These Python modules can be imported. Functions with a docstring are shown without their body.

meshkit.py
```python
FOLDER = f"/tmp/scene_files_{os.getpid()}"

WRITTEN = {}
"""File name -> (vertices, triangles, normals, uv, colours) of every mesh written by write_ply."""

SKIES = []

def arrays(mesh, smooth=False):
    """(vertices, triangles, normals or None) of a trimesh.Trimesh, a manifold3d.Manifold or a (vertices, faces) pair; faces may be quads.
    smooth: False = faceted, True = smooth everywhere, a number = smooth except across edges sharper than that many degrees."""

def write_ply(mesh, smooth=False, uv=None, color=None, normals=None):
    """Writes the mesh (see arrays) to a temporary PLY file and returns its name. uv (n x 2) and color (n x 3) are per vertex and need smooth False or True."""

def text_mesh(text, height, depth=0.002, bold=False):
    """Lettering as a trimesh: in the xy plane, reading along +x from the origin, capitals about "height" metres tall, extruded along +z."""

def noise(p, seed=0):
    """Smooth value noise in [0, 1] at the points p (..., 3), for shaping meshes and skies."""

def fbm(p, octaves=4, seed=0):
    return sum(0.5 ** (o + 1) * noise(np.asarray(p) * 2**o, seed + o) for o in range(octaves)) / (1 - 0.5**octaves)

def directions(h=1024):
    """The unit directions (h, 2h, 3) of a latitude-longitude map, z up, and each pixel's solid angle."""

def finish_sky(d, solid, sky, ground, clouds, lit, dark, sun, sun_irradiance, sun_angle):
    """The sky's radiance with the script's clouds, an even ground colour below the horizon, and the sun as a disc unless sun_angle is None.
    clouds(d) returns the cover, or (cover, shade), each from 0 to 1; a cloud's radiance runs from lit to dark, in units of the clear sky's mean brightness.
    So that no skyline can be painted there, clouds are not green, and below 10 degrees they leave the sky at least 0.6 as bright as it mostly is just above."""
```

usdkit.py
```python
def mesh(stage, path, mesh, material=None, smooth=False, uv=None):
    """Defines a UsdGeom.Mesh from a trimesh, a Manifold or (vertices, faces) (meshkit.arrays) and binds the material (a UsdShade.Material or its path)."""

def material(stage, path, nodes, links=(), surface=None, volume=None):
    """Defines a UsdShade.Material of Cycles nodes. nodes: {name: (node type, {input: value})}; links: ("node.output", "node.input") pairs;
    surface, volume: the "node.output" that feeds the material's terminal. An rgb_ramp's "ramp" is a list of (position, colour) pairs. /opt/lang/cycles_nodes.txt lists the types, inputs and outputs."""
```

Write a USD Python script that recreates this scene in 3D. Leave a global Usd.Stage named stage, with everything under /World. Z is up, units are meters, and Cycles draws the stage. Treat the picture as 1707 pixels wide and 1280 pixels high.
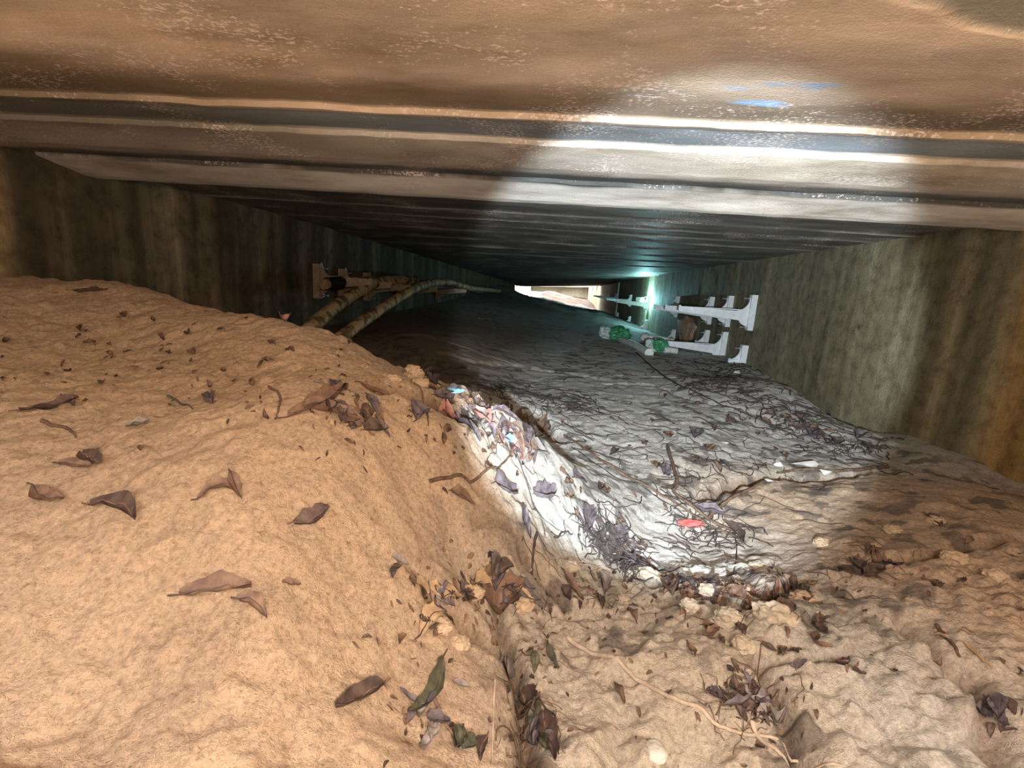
import math, random
import numpy as np, trimesh, usdkit, meshkit
from pxr import Usd, UsdGeom, UsdLux, UsdShade, Gf, Sdf, Vt
from scipy.interpolate import RBFInterpolator, RegularGridInterpolator
from scipy.spatial import cKDTree
from shapely.geometry import Polygon
import shapely

rnd = random.Random(7)
rng = np.random.default_rng(11)
stage = Usd.Stage.CreateInMemory()
UsdGeom.SetStageUpAxis(stage, UsdGeom.Tokens.z); UsdGeom.SetStageMetersPerUnit(stage, 1.0)
UsdGeom.Xform.Define(stage, '/World'); UsdGeom.Scope.Define(stage, '/World/Looks')

# ------------------------------------------------------------------ camera, sky, lamps, exposure
F_PX, CX, CY = 780.0, 853.5, 640.0                       # the photo's lens in pixels; the culvert runs along +y
_d1 = np.array([97, -160, F_PX]); _d1 /= np.linalg.norm(_d1)
_d3 = np.array([-245.6, 3665, F_PX]); _d3 -= _d3.dot(_d1) * _d1; _d3 /= np.linalg.norm(_d3)
_d2 = np.cross(_d3, _d1)
CAM = np.array([_d2, _d1, -_d3])                         # rows: world x, y, z in camera axes (x right, y down, z forward)
cam = UsdGeom.Camera.Define(stage, '/World/camera')
M = np.eye(4); M[:3, 0] = CAM[:, 0]; M[:3, 1] = -CAM[:, 1]; M[:3, 2] = -CAM[:, 2]
cam.AddTransformOp().Set(Gf.Matrix4d(M.T.tolist()))
cam.CreateHorizontalApertureAttr(36.0); cam.CreateVerticalApertureAttr(27.0)
cam.CreateFocalLengthAttr(36.0 * F_PX / 1707.0); cam.CreateClippingRangeAttr(Gf.Vec2f(0.02, 200))
cam.CreateExposureAttr(0.0)

sky = UsdLux.DomeLight.Define(stage, '/World/sky'); sky.CreateIntensityAttr(4.2); sky.CreateColorAttr(Gf.Vec3f(0.93, 0.97, 1.0))

def ray(x, y): return CAM @ np.array([x - CX, y - CY, F_PX])
def lamp(name, pos, r, color, intensity, aim=None, cone=None, soft=0.2):
    l = UsdLux.SphereLight.Define(stage, '/World/' + name)
    l.CreateRadiusAttr(r); l.CreateColorAttr(Gf.Vec3f(*color)); l.CreateIntensityAttr(intensity); l.CreateNormalizeAttr(True)
    m = np.eye(4)
    if aim is not None:
        z = -np.asarray(aim, float); z /= np.linalg.norm(z); x = np.cross([0, 0, 1], z); x /= np.linalg.norm(x)
        m[:3, 0], m[:3, 1], m[:3, 2] = x, np.cross(z, x), z
        s = UsdLux.ShapingAPI.Apply(l.GetPrim()); s.CreateShapingConeAngleAttr(cone); s.CreateShapingConeSoftnessAttr(soft)
    m[:3, 3] = pos
    l.AddTransformOp().Set(Gf.Matrix4d(m.T.tolist()))
lamp('head_lamp', (0.20, -0.20, 0.13), 0.03, (1.0, 0.75, 0.54), 11.5)                       # warm lamp worn by the photographer
lamp('hand_torch', (0.06, -0.24, -0.05), 0.012, (0.80, 0.93, 1.0), 115.0, ray(1066, 528), 23.3, 0.22)   # cool torch beam

# ------------------------------------------------------------------ helpers
used = {}
def path_for(name, parent=None):
    base = (str(parent.GetPath()) if parent else '/World') + '/' + name
    n = used.get(base, -1) + 1; used[base] = n
    return base if n == 0 else f'{base}_{n:03d}'
def tag(p, label=None, cat=None, group=None, kind=None):
    p = p.GetPrim() if hasattr(p, 'GetPrim') else p
    for k, v in (('label', label), ('category', cat), ('group', group), ('kind', kind)):
        if v: p.SetCustomDataByKey(k, v)
    return p
def obj(name, mesh, mat, parent=None, smooth=False, color=None):
    m = usdkit.mesh(stage, path_for(name, parent), mesh, mat, smooth=smooth)
    if color is not None:
        UsdGeom.PrimvarsAPI(m).CreatePrimvar('Col', Sdf.ValueTypeNames.Color3fArray, 'vertex').Set(Vt.Vec3fArray.FromNumpy(np.asarray(color, np.float32)))
    return m.GetPrim()
def thing(name, label, cat, loc=(0, 0, 0), group=None, kind=None):
    x = UsdGeom.Xform.Define(stage, path_for(name)); x.AddTranslateOp().Set(Gf.Vec3d(*map(float, loc)))
    return tag(x, label, cat, group, kind)
def copy_of(src, loc, label, group=None):
    was = src.GetCustomData()
    p = thing(src.GetName().rstrip('0123456789').rstrip('_'), label, was['category'], loc, group or was.get('group'))
    p.GetReferences().AddInternalReference(src.GetPath()); p.SetInstanceable(True)
    return p
cat_ = trimesh.util.concatenate
def box(x0, x1, y0, y1, z0, z1):
    b = trimesh.creation.box([x1 - x0, y1 - y0, z1 - z0]); b.apply_translation([(x0 + x1) / 2, (y0 + y1) / 2, (z0 + z1) / 2]); return b
def spline(pts, n=8):
    p = np.asarray(pts, float)
    if len(p) < 3: return np.array([p[0] + (p[-1] - p[0]) * t for t in np.linspace(0, 1, n + 1)])
    q = np.vstack([2 * p[0] - p[1], p, 2 * p[-1] - p[-2]]); out = []
    for i in range(1, len(q) - 2):
        for t in np.linspace(0, 1, n, endpoint=False):
            a, b, c, d = q[i - 1:i + 3]
            out.append(.5 * (2 * b + (c - a) * t + (2 * a - 5 * b + 4 * c - d) * t * t + (3 * b - a - 3 * c + d) * t ** 3))
    return np.array(out + [p[-1]])
def tube(pts, r, sides=8, caps=True):
    p = np.asarray(pts, float); n = len(p); r = np.broadcast_to(np.asarray(r, float), (n,))
    t = np.gradient(p, axis=0); t /= np.linalg.norm(t, axis=1, keepdims=True) + 1e-12
    up = np.array([0.13, 0.21, 1.0]); a = np.cross(t, up); a /= np.linalg.norm(a, axis=1, keepdims=True) + 1e-9
    b = np.cross(t, a); an = np.arange(sides) * 2 * math.pi / sides
    v = (p[:, None] + r[:, None, None] * (np.cos(an)[None, :, None] * a[:, None] + np.sin(an)[None, :, None] * b[:, None])).reshape(-1, 3)
    i, j = np.meshgrid(np.arange(n - 1), np.arange(sides), indexing='ij'); k = (j + 1) % sides
    q = np.stack([i * sides + j, (i + 1) * sides + j, (i + 1) * sides + k, i * sides + k], -1).reshape(-1, 4)
    f = np.vstack([q[:, [0, 1, 2]], q[:, [0, 2, 3]]])
    if caps:
        v = np.vstack([v, p[0], p[-1]]); s = np.arange(sides); e = (s + 1) % sides; o = (n - 1) * sides
        f = np.vstack([f, np.stack([s, e, np.full(sides, n * sides)], 1), np.stack([o + e, o + s, np.full(sides, n * sides + 1)], 1)])
    return trimesh.Trimesh(v, f, process=False)
def blob(rx, ry, rz, seed, rough=0.25, freq=2.2, sub=3):
    s = trimesh.creation.icosphere(sub, 1.0); v = s.vertices
    k = 1 + rough * (meshkit.fbm(v * freq + seed * 7.3, 4, seed) - .5) * 2
    s.vertices = v * k[:, None] * [rx, ry, rz]; return s

# ------------------------------------------------------------------ materials
def LOOK(n): return '/World/Looks/' + n
def mat(name, c1, c2, scale=30, rough=0.8, bump=0.002, bscale=120, metallic=0, spec=0.3, lo=.35, hi=.65, detail=4):
    return usdkit.material(stage, LOOK(name), {
        'g': ('texture_coordinate', {}), 'n': ('noise_texture', {'scale': scale, 'detail': detail, 'roughness': .6}),
        'r': ('rgb_ramp', {'ramp': [(lo, c1), (hi, c2)]}), 'n2': ('noise_texture', {'scale': bscale, 'detail': 3}),
        'b': ('bump', {'strength': 1.0, 'distance': bump}),
        'p': ('principled_bsdf', {'roughness': rough, 'metallic': metallic, 'specular_ior_level': spec})},
        [('g.object', 'n.vector'), ('g.object', 'n2.vector'), ('n.fac', 'r.fac'), ('r.color', 'p.base_color'), ('n2.fac', 'b.height'), ('b.normal', 'p.normal')], surface='p.BSDF')
def soil(name, rough, spec, speck):
    """the silt and sand: colour of each place from the mesh, grains and dark flecks from noise"""
    return usdkit.material(stage, LOOK(name), {
        'a': ('attribute', {'attribute': 'Col'}), 'g': ('geometry', {}),
        'n': ('noise_texture', {'scale': 150.0, 'detail': 5, 'roughness': .7}), 'r': ('rgb_ramp', {'ramp': [(.3, (.62, .58, .55)), (.5, (.95, .95, .95)), (.72, (1.25, 1.22, 1.18))]}),
        'm': ('mix', {'mix_type': 'multiply', 'fac': 1.0}),
        'n3': ('noise_texture', {'scale': 42.0, 'detail': 6, 'roughness': .75}), 'r3': ('rgb_ramp', {'ramp': [(.60, (0, 0, 0)), (.70, (speck, speck, speck))]}),
        'm2': ('mix', {'mix_type': 'mix', 'color2': (.17, .10, .055)}),
        'n2': ('noise_texture', {'scale': 420.0, 'detail': 4, 'roughness': .7}), 'b': ('bump', {'strength': 1.0, 'distance': .0035}),
        'n4': ('noise_texture', {'scale': 60.0, 'detail': 5, 'roughness': .65}), 'b2': ('bump', {'strength': .9, 'distance': .010}),
        'p': ('principled_bsdf', {'roughness': rough, 'specular_ior_level': spec})},
        [('g.position', 'n.vector'), ('g.position', 'n2.vector'), ('g.position', 'n3.vector'), ('g.position', 'n4.vector'), ('n.fac', 'r.fac'), ('a.color', 'm.color1'), ('r.color', 'm.color2'),
         ('n3.fac', 'r3.fac'), ('r3.color', 'm2.fac'), ('m.color', 'm2.color1'), ('m2.color', 'p.base_color'), ('n4.fac', 'b2.height'), ('n2.fac', 'b.height'), ('b2.normal', 'b.normal'), ('b.normal', 'p.normal')], surface='p.BSDF')
def wall_mat(name, dark, mid, lite, rough=.75, tint=False):
    """old concrete with vertical run marks"""
    return usdkit.material(stage, LOOK(name), {
        'g': ('geometry', {}), 'mp': ('mapping', {'scale': (1.0, 5.0, .35)}), 'n': ('noise_texture', {'scale': 1.0, 'detail': 6, 'roughness': .62}),
        'r': ('rgb_ramp', {'ramp': [(.30, dark), (.50, mid), (.70, lite)]}),
        'n2': ('noise_texture', {'scale': 14.0, 'detail': 6, 'roughness': .7}), 'r2': ('rgb_ramp', {'ramp': [(.30, (.45, .42, .38)), (.55, (1, 1, 1)), (.8, (1.2, 1.2, 1.15))]}),
        'm': ('mix', {'mix_type': 'multiply', 'fac': 1.0}),
        'n3': ('noise_texture', {'scale': 9.0, 'detail': 3, 'roughness': .5}), 'r3': ('rgb_ramp', {'ramp': [(.70, (0, 0, 0)), (.76, (.8, .8, .8))]}),
        'm2': ('mix', {'mix_type': 'mix', 'color2': (.03, .026, .02)}), 'a': ('attribute', {'attribute': 'Col'}), 'mt': ('mix', {'mix_type': 'multiply', 'fac': 1.0 if tint else 0.0}),
        'n4': ('noise_texture', {'scale': 90.0, 'detail': 5, 'roughness': .7}), 'b': ('bump', {'strength': .8, 'distance': .006}),
        'p': ('principled_bsdf', {'roughness': rough, 'specular_ior_level': .3})},
        [('g.position', 'mp.vector'), ('mp.vector', 'n.vector'), ('n.fac', 'r.fac'), ('g.position', 'n2.vector'), ('n2.fac', 'r2.fac'), ('r.color', 'm.color1'), ('r2.color', 'm.color2'),
         ('g.position', 'n3.vector'), ('n3.fac', 'r3.fac'), ('r3.color', 'm2.fac'), ('m.color', 'm2.color1'), ('m2.color', 'mt.color1'), ('a.color', 'mt.color2'), ('mt.color', 'p.base_color'), ('g.position', 'n4.vector'), ('n4.fac', 'b.height'), ('b.normal', 'p.normal')], surface='p.BSDF')
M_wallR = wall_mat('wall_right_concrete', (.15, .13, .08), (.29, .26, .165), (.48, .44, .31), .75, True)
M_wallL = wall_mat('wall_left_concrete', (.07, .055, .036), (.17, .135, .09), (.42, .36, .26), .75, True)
M_end = wall_mat('chamber_concrete', (.35, .30, .22), (.55, .48, .36), (.7, .65, .55))
M_core = mat('plain_concrete', (.16, .14, .10), (.30, .27, .20), 12, .85, .003, 90)
M_soil = soil('wet_silt', .7, .28, .55)
M_sand = soil('dry_sand', .9, .12, .75)
M_ceil = usdkit.material(stage, LOOK('ceiling_concrete'), {
    'a': ('attribute', {'attribute': 'Col'}), 'g': ('geometry', {}),
    'mp': ('mapping', {'scale': (2.2, 6.0, 1.0)}), 'n': ('noise_texture', {'scale': 1.0, 'detail': 8, 'roughness': .66}),
    'r': ('rgb_ramp', {'ramp': [(.30, (.50, .44, .36)), (.47, (.92, .90, .86)), (.68, (1.3, 1.3, 1.3))]}), 'm': ('mix', {'mix_type': 'multiply', 'fac': 1.0}),
    'mp2': ('mapping', {'scale': (110.0, 170.0, 110.0)}), 'v': ('noise_texture', {'scale': 1.0, 'detail': 3, 'roughness': .6}), 'n3': ('noise_texture', {'scale': 3.5, 'detail': 5, 'roughness': .6}),
    's': ('math', {'math_type': 'multiply'}), 'r3': ('rgb_ramp', {'ramp': [(.30, (0, 0, 0)), (.36, (.75, .75, .75))]}), 'm2': ('mix', {'mix_type': 'mix', 'color2': (.86, .76, .72)}),
    'n4': ('noise_texture', {'scale': 160.0, 'detail': 5, 'roughness': .7}), 'b': ('bump', {'strength': .7, 'distance': .004}),
    'p': ('principled_bsdf', {'roughness': .55, 'specular_ior_level': .45})},
    [('g.position', 'mp.vector'), ('mp.vector', 'n.vector'), ('n.fac', 'r.fac'), ('a.color', 'm.color1'), ('r.color', 'm.color2'), ('g.position', 'mp2.vector'), ('mp2.vector', 'v.vector'),
     ('g.position', 'n3.vector'), ('v.fac', 's.value1'), ('n3.fac', 's.value2'), ('s.value', 'r3.fac'), ('r3.color', 'm2.fac'), ('m.color', 'm2.color1'), ('m2.color', 'p.base_color'),
     ('g.position', 'n4.vector'), ('n4.fac', 'b.height'), ('b.normal', 'p.normal')], surface='p.BSDF')
M_white = mat('galvanised_white', (.74, .80, .84), (.90, .94, .96), 25, .5, .0006, 200, 0, .5)
M_rustwhite = mat('stained_cream_paint', (.40, .30, .22), (.62, .50, .40), 22, .6, .0008, 200)
M_bolt = mat('bolt_steel', (.35, .36, .37), (.6, .62, .62), 60, .4, .0003, 300, .6)
M_pipe = mat('muddy_yellow_duct', (.20, .12, .06), (.74, .56, .32), 11, .6, .0012, 90, lo=.42, hi=.54)
M_pinkpipe = mat('dusty_pink_duct', (.36, .24, .17), (.55, .38, .28), 12, .65, .001, 90)
M_cable = mat('grey_green_duct', (.16, .17, .12), (.34, .36, .28), 10, .55, .001, 90)
M_black = mat('black_rubber', (.012, .011, .01), (.03, .027, .025), 40, .6, .0006, 120)
M_rust = mat('rust_crust', (.62, .33, .21), (.80, .58, .44), 5, .8, .004, 60, lo=.4, hi=.6)
M_pale = mat('pale_plastic', (.55, .60, .57), (.78, .83, .80), 18, .5, .0006, 100)
M_green = mat('green_plastic', (.03, .20, .09), (.10, .42, .22), 16, .3, .002, 60, 0, .6)
M_bagw = mat('white_bag_film', (.42, .50, .47), (.66, .74, .72), 16, .35, .002, 60, 0, .6)
M_red = mat('red_plastic', (.75, .07, .06), (.85, .14, .13), 40, .45, .0006, 100)
M_blue = mat('light_blue_plastic', (.12, .34, .62), (.30, .55, .80), 40, .4, .0006, 100)
M_stone = mat('pale_stone', (.36, .35, .32), (.58, .57, .54), 30, .8, .002, 130)
M_clod = mat('sand_clod_soil', (.34, .255, .18), (.48, .37, .27), 40, .9, .003, 160)
M_clodg = mat('silt_clod_soil', (.32, .275, .22), (.46, .40, .32), 40, .9, .003, 160)
M_twig = mat('brown_twig', (.075, .048, .034), (.17, .115, .08), 60, .8, .0008, 300)
M_twigl = mat('bleached_stick', (.30, .24, .19), (.48, .40, .33), 60, .8, .0008, 300)
M_root = mat('dark_root', (.030, .026, .030), (.085, .065, .06), 60, .75, .0005, 300)
LEAF = {k: mat('leaf_' + k, a, b, 70, .6, .0006, 250, 0, .4) for k, a, b in (
    ('brown', (.11, .066, .05), (.22, .14, .10)), ('dark', (.045, .03, .027), (.11, .075, .065)), ('purple', (.065, .055, .068), (.16, .135, .15)),
    ('green', (.045, .05, .035), (.12, .125, .085)), ('grey', (.16, .14, .135), (.30, .27, .26)), ('tan', (.30, .20, .12), (.46, .34, .22)), ('pink', (.28, .13, .12), (.45, .25, .22)))}
M_lamp = usdkit.material(stage, LOOK('lamp_lens'), {'e': ('emission', {'color': (.42, .95, 1.0), 'strength': 1500.0})}, [], surface='e.emission')
M_housing = mat('lamp_housing', (.5, .52, .53), (.7, .72, .73), 30, .4, .0003, 100)

# ------------------------------------------------------------------ the ground: one height field, in two pieces (silt floor, sand bank)
XR, XL, XF, ZC = 1.5, -1.81, -3.25, 0.33
def on_y(x, y, Y): r = ray(x, y); return r * Y / r[1]
ctl = []
for px, py, Y in [  # the photo's points of the ground with the distance along the culvert that was judged for each
    (0, 458, 1.15), (200, 478, 1.10), (380, 516, 1.03), (460, 535, .98), (540, 560, .94), (640, 622, .88), (740, 684, .86),
    (80, 675, .62), (330, 680, .64), (560, 680, .66), (100, 560, .86), (300, 590, .84), (480, 610, .82), (640, 700, .72),
    (770, 760, .80), (820, 830, .80), (870, 885, .80), (700, 900, .61), (660, 800, .66), (400, 900, .45), (100, 900, .42), (400, 1200, .32), (100, 1200, .30), (700, 1200, .42), (620, 1000, .50),
    (900, 1000, .76), (900, 1150, .56), (800, 1010, .66), (760, 1080, .53), (950, 1280, .48), (1300, 1280, .50), (1700, 1280, .50), (1100, 1100, .63), (1300, 1100, .64), (1600, 1050, .72),
    (1060, 960, .93), (1250, 960, .96), (1450, 900, 1.10), (1600, 850, 1.24), (1690, 880, 1.15), (1100, 850, 1.30), (950, 850, 1.05), (1010, 880, 1.12), (1000, 765, 1.55), (900, 768, 1.06), (830, 702, .98), (700, 652, .92), (765, 672, .98), (720, 640, 1.9), (790, 655, 1.85), (880, 725, 1.05), (930, 752, 1.15), (880, 820, .97), (940, 905, .98), (900, 690, 1.85), (960, 725, 1.75), (1300, 850, 1.34), (1200, 800, 1.5), (1420, 815, 1.42),
    (1150, 700, 2.1), (950, 640, 2.7), (850, 640, 2.5), (1100, 600, 3.9), (1000, 560, 5.5), (850, 560, 4.5), (700, 560, 3.0), (760, 620, 2.4), (830, 690, 1.8), (1250, 720, 2.05), (1310, 640, 2.8), (1230, 640, 3.3), (1380, 745, 1.95), (1450, 760, 1.9)]:
    ctl.append(on_y(px, py, Y))
for x, y in [(1250, 610), (1300, 640), (1345, 672), (1402, 722), (1491, 725), (1527, 732), (1598, 757), (1707, 807), (1025, 527)]:
    r = ray(x, y); ctl.append(r * XR / r[0])
ctl += [np.array(p) for p in [
    (-1.81, 1.6, -.16), (-1.81, 2.1, -.34), (-1.4, 1.5, -.20), (-1.0, 1.6, -.36), (-.6, 1.5, -.45), (-.35, 1.35, -.46), (-.25, 1.22, -.36), (-.12, 1.4, -.5), (-1.81, 3, -.42), (-1.2, 2.5, -.44), (-.7, 2.1, -.5), (-1.81, 5, -.36), (-1.2, 5, -.42),
    (-1.81, 8, -.26), (0, 8, -.52), (1.5, 8, -.66), (-1.81, 12.5, -.05), (-.83, 13, -.38), (0, 13, -.50), (.83, 13, -.60), (1.5, 13, -.76), (-3.2, 13, -.05),
    (-3.2, 17, -.35), (-1, 17, -.62), (1.5, 17, -.85), (-3.2, 23, -.42), (-1.8, 23, -.62), (0, 23, -.85), (1.5, 23, -1.05), (-3.2, 30, -.42), (-1.5, 29, -.42), (0, 29, -.60), (1.5, 29, -.92), (-3.2, 40, -.5), (0, 40, -.7), (1.5, 40, -.8),
    (-1.81, .2, -.18), (-1.81, -1.5, -.3), (0, -1.5, -.42), (1.5, -1.5, -.45), (1.5, .3, -.46), (.8, .1, -.46), (0, .1, -.40), (-.6, .1, -.30), (-1.2, .6, -.15), (-1.6, .7, -.11), (-1.6, 1.1, -.07)]]
ctl = np.array(ctl)
def warp(p): return np.stack([p[:, 0] * .9, np.where(p[:, 1] > 1, 1 + 1.5 * np.log(np.maximum(p[:, 1], 1)), p[:, 1])], 1)
base_fn = RBFInterpolator(warp(ctl[:, :2]), ctl[:, 2], kernel='thin_plate_spline', smoothing=2e-4)
def rows(y0, y1, step):
    out = [y0]
    while out[-1] < y1: out.append(out[-1] + step(out[-1]))
    return np.array(out)
gy = np.concatenate([np.arange(-1.6, .24, .03), rows(.24, 3.0, lambda y: max(.0034, .0040 * y)), rows(3.02, 41.0, lambda y: min(.006 * y, .16))])
gx = np.concatenate([np.arange(XF, XL - .02, .05), np.arange(XL - .006, XR + .007, .0043)])
cy_ = rows(-1.6, 42.0, lambda y: .06 if y < 3 else .03 * y); cx_ = np.arange(XF - .1, XR + .15, .07)
coarse = base_fn(warp(np.stack(np.meshgrid(cx_, cy_, indexing='ij'), -1).reshape(-1, 2))).reshape(len(cx_), len(cy_))
G = np.stack(np.meshgrid(gx, gy, indexing='ij'), -1)
Z0 = RegularGridInterpolator((cx_, cy_), coarse, method='linear', bounds_error=False, fill_value=None)(G.reshape(-1, 2)).reshape(G.shape[:2])
from scipy.ndimage import gaussian_filter1d
Z0[:, gy < 3.02] = gaussian_filter1d(gaussian_filter1d(Z0[:, gy < 3.02], 7, axis=1), 7, axis=0)
def interp(Z): return RegularGridInterpolator((gx, gy), Z, bounds_error=False, fill_value=None)
def make_hit(Z):
    fn = interp(Z); ts = np.concatenate([np.arange(.25, 3, .004), np.arange(3, 12, .02), np.arange(12, 40, .06)])
    def hit(px, py):
        r = ray(px, py); r = r / r[1]; p = ts[:, None] * r[None]
        ok = (p[:, 0] > XL) & (p[:, 0] < XR); below = (p[:, 2] < fn(p[:, :2])) & ok
        k = int(np.argmax(below)) if below.any() else int(np.nonzero(ok)[0][-1])
        q = p[k].copy(); q[2] = fn(q[None, :2])[0]; return q
    return hit
hit0 = make_hit(Z0)
PX = G[..., 0]; PY = G[..., 1]
def n3(sx, sy, seed, oct=4): return meshkit.fbm(np.stack([PX * sx, PY * sy, np.full_like(PX, seed * 1.7)], -1), oct, seed)
near = np.clip((4.5 - PY) / 3.0, .25, 1)
big = n3(5, 5, 1, 3) - .5
lump = n3(16, 16, 2, 4)
ridged = 1 - np.abs(2 * n3(7, 9, 5, 4) - 1)                 # folds of settled silt
sandP = Polygon([(-1.9, -1.7), (-1.9, 1.95), (-1.25, 1.75), (-.75, 1.42), (-.36, 1.20), (-.16, 1.10)] + [tuple(hit0(*q)[:2]) for q in [(800, 740), (850, 850), (870, 915), (800, 980), (835, 1060), (870, 1150), (885, 1275)]] + [(.02, .2), (0, -1.7)])
shapely.prepare(sandP)
inside = shapely.contains_xy(sandP, PX, PY)
dist = shapely.distance(shapely.points(PX[::4, ::4], PY[::4, ::4]), sandP.boundary)
dist = RegularGridInterpolator((gx[::4], gy[::4]), dist, bounds_error=False, fill_value=None)(G.reshape(-1, 2)).reshape(PX.shape)
sand = 1 / (1 + np.exp(-np.where(inside, dist, -dist) / .035))
Z = Z0 + near * (big * .055 + (lump - .5) * (.022 * (1 - .3 * sand)) + (n3(45, 45, 3, 3) - .5) * .011)
Z += (1 - sand) * np.clip((PY - .9) / .6, 0, 1) * np.clip((9 - PY) / 5, 0, 1) * (ridged - .5) * .013
fgw = (1 - sand * .7) * np.clip((1.2 - PY) / .3, 0, 1)
Z += fgw * (np.abs(n3(14, 14, 9, 3) - .5) * .075 + np.abs(n3(34, 34, 10, 3) - .5) * .034 + np.abs(n3(80, 80, 11, 2) - .5) * .013 - .012)    # crumbly foreground
Z += sand * np.clip((1.4 - PY) / .3, 0, 1) * ((n3(70, 70, 13, 3) - .5) * .007 + np.abs(n3(26, 26, 14, 3) - .5) * .014)
Z += np.clip((PY - 8) / 3, 0, 1) * np.clip((17 - PY) / 2, 0, 1) * (n3(2.6, 2.6, 17, 5) - .5) * .20
far = np.clip((PY - 14) / 3, 0, 1); Z += far * (n3(1.6, 1.6, 12, 4) - .5) * .32
# gullies and cracks
def polyw(pix, n=10): return spline([hit0(*p) for p in pix], n)[:, :2]
gully = np.zeros_like(Z)
def carve(pix, depth, width, mud=1.0):
    global Z
    p = polyw(pix, 14); t = cKDTree(p); lo, hi = p.min(0) - 4 * width, p.max(0) + 4 * width
    a, b = np.searchsorted(gx, [lo[0], hi[0]]), np.searchsorted(gy, [lo[1], hi[1]])
    sl = (slice(*a), slice(*b)); w = width * (.6 + .9 * meshkit.noise(np.stack([PX[sl] * 30, PY[sl] * 30, PX[sl] * 0], -1), 3))
    d = t.query(G[sl].reshape(-1, 2))[0].reshape(PX[sl].shape); g = np.exp(-(d / w) ** 2)
    Z[sl] -= depth * g; gully[sl] = np.maximum(gully[sl], mud * g)
carve([(735, 592), (800, 606), (870, 612), (950, 625), (1010, 634)], .03, .022)
carve([(1010, 640), (1080, 641), (1150, 665), (1230, 680), (1330, 720)], .025, .014)
carve([(700, 610), (770, 640), (850, 662)], .03, .02)
carve([(1480, 790), (1380, 792), (1290, 790), (1230, 802), (1170, 832)], .045, .022)
carve([(640, 640), (720, 668), (800, 672), (880, 692), (930, 730)], .04, .028)  # shadow behind the sand crest, put in as a dark coloured furrow
carve([(830, 985), (845, 1060), (868, 1130), (878, 1200), (880, 1275)], .045, .013, .6)
carve([(720, 990), (780, 1040), (830, 1075)], .04, .012, .6)
carve([(1250, 1080), (1300, 1150), (1320, 1210), (1345, 1275)], .035, .013, .6)
carve([(1270, 1090), (1350, 1092), (1420, 1085)], .025, .010, .5)
carve([(1610, 1115), (1640, 1180), (1650, 1240)], .04, .016, .6)
carve([(1500, 1030), (1560, 1080), (1620, 1120)], .025, .009, .5)
carve([(1440, 930), (1520, 930), (1600, 912), (1706, 900)], .03, .014, .6)
carve([(1110, 1000), (1180, 990), (1260, 1010), (1330, 970)], .03, .012, .5)
carve([(870, 910), (905, 960), (935, 1000)], .03, .012, .5)
carve([(1510, 745), (1600, 775), (1700, 812)], .03, .016, .8)
for k in range(18):                                       # short cracks across the torch-lit silt
    x, y = rnd.uniform(760, 1400), rnd.uniform(575, 930); dx, dy = rnd.uniform(40, 130), rnd.uniform(-8, 55)
    carve([(x, y), (x + dx * .5, y + dy * .5 + rnd.uniform(-9, 9)), (x + dx, y + dy)], rnd.uniform(.008, .016), rnd.uniform(.004, .007), .35)
zfn = interp(Z); hit = make_hit(Z)
def ground(x, y): return float(zfn([[x, y]])[0])
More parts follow.
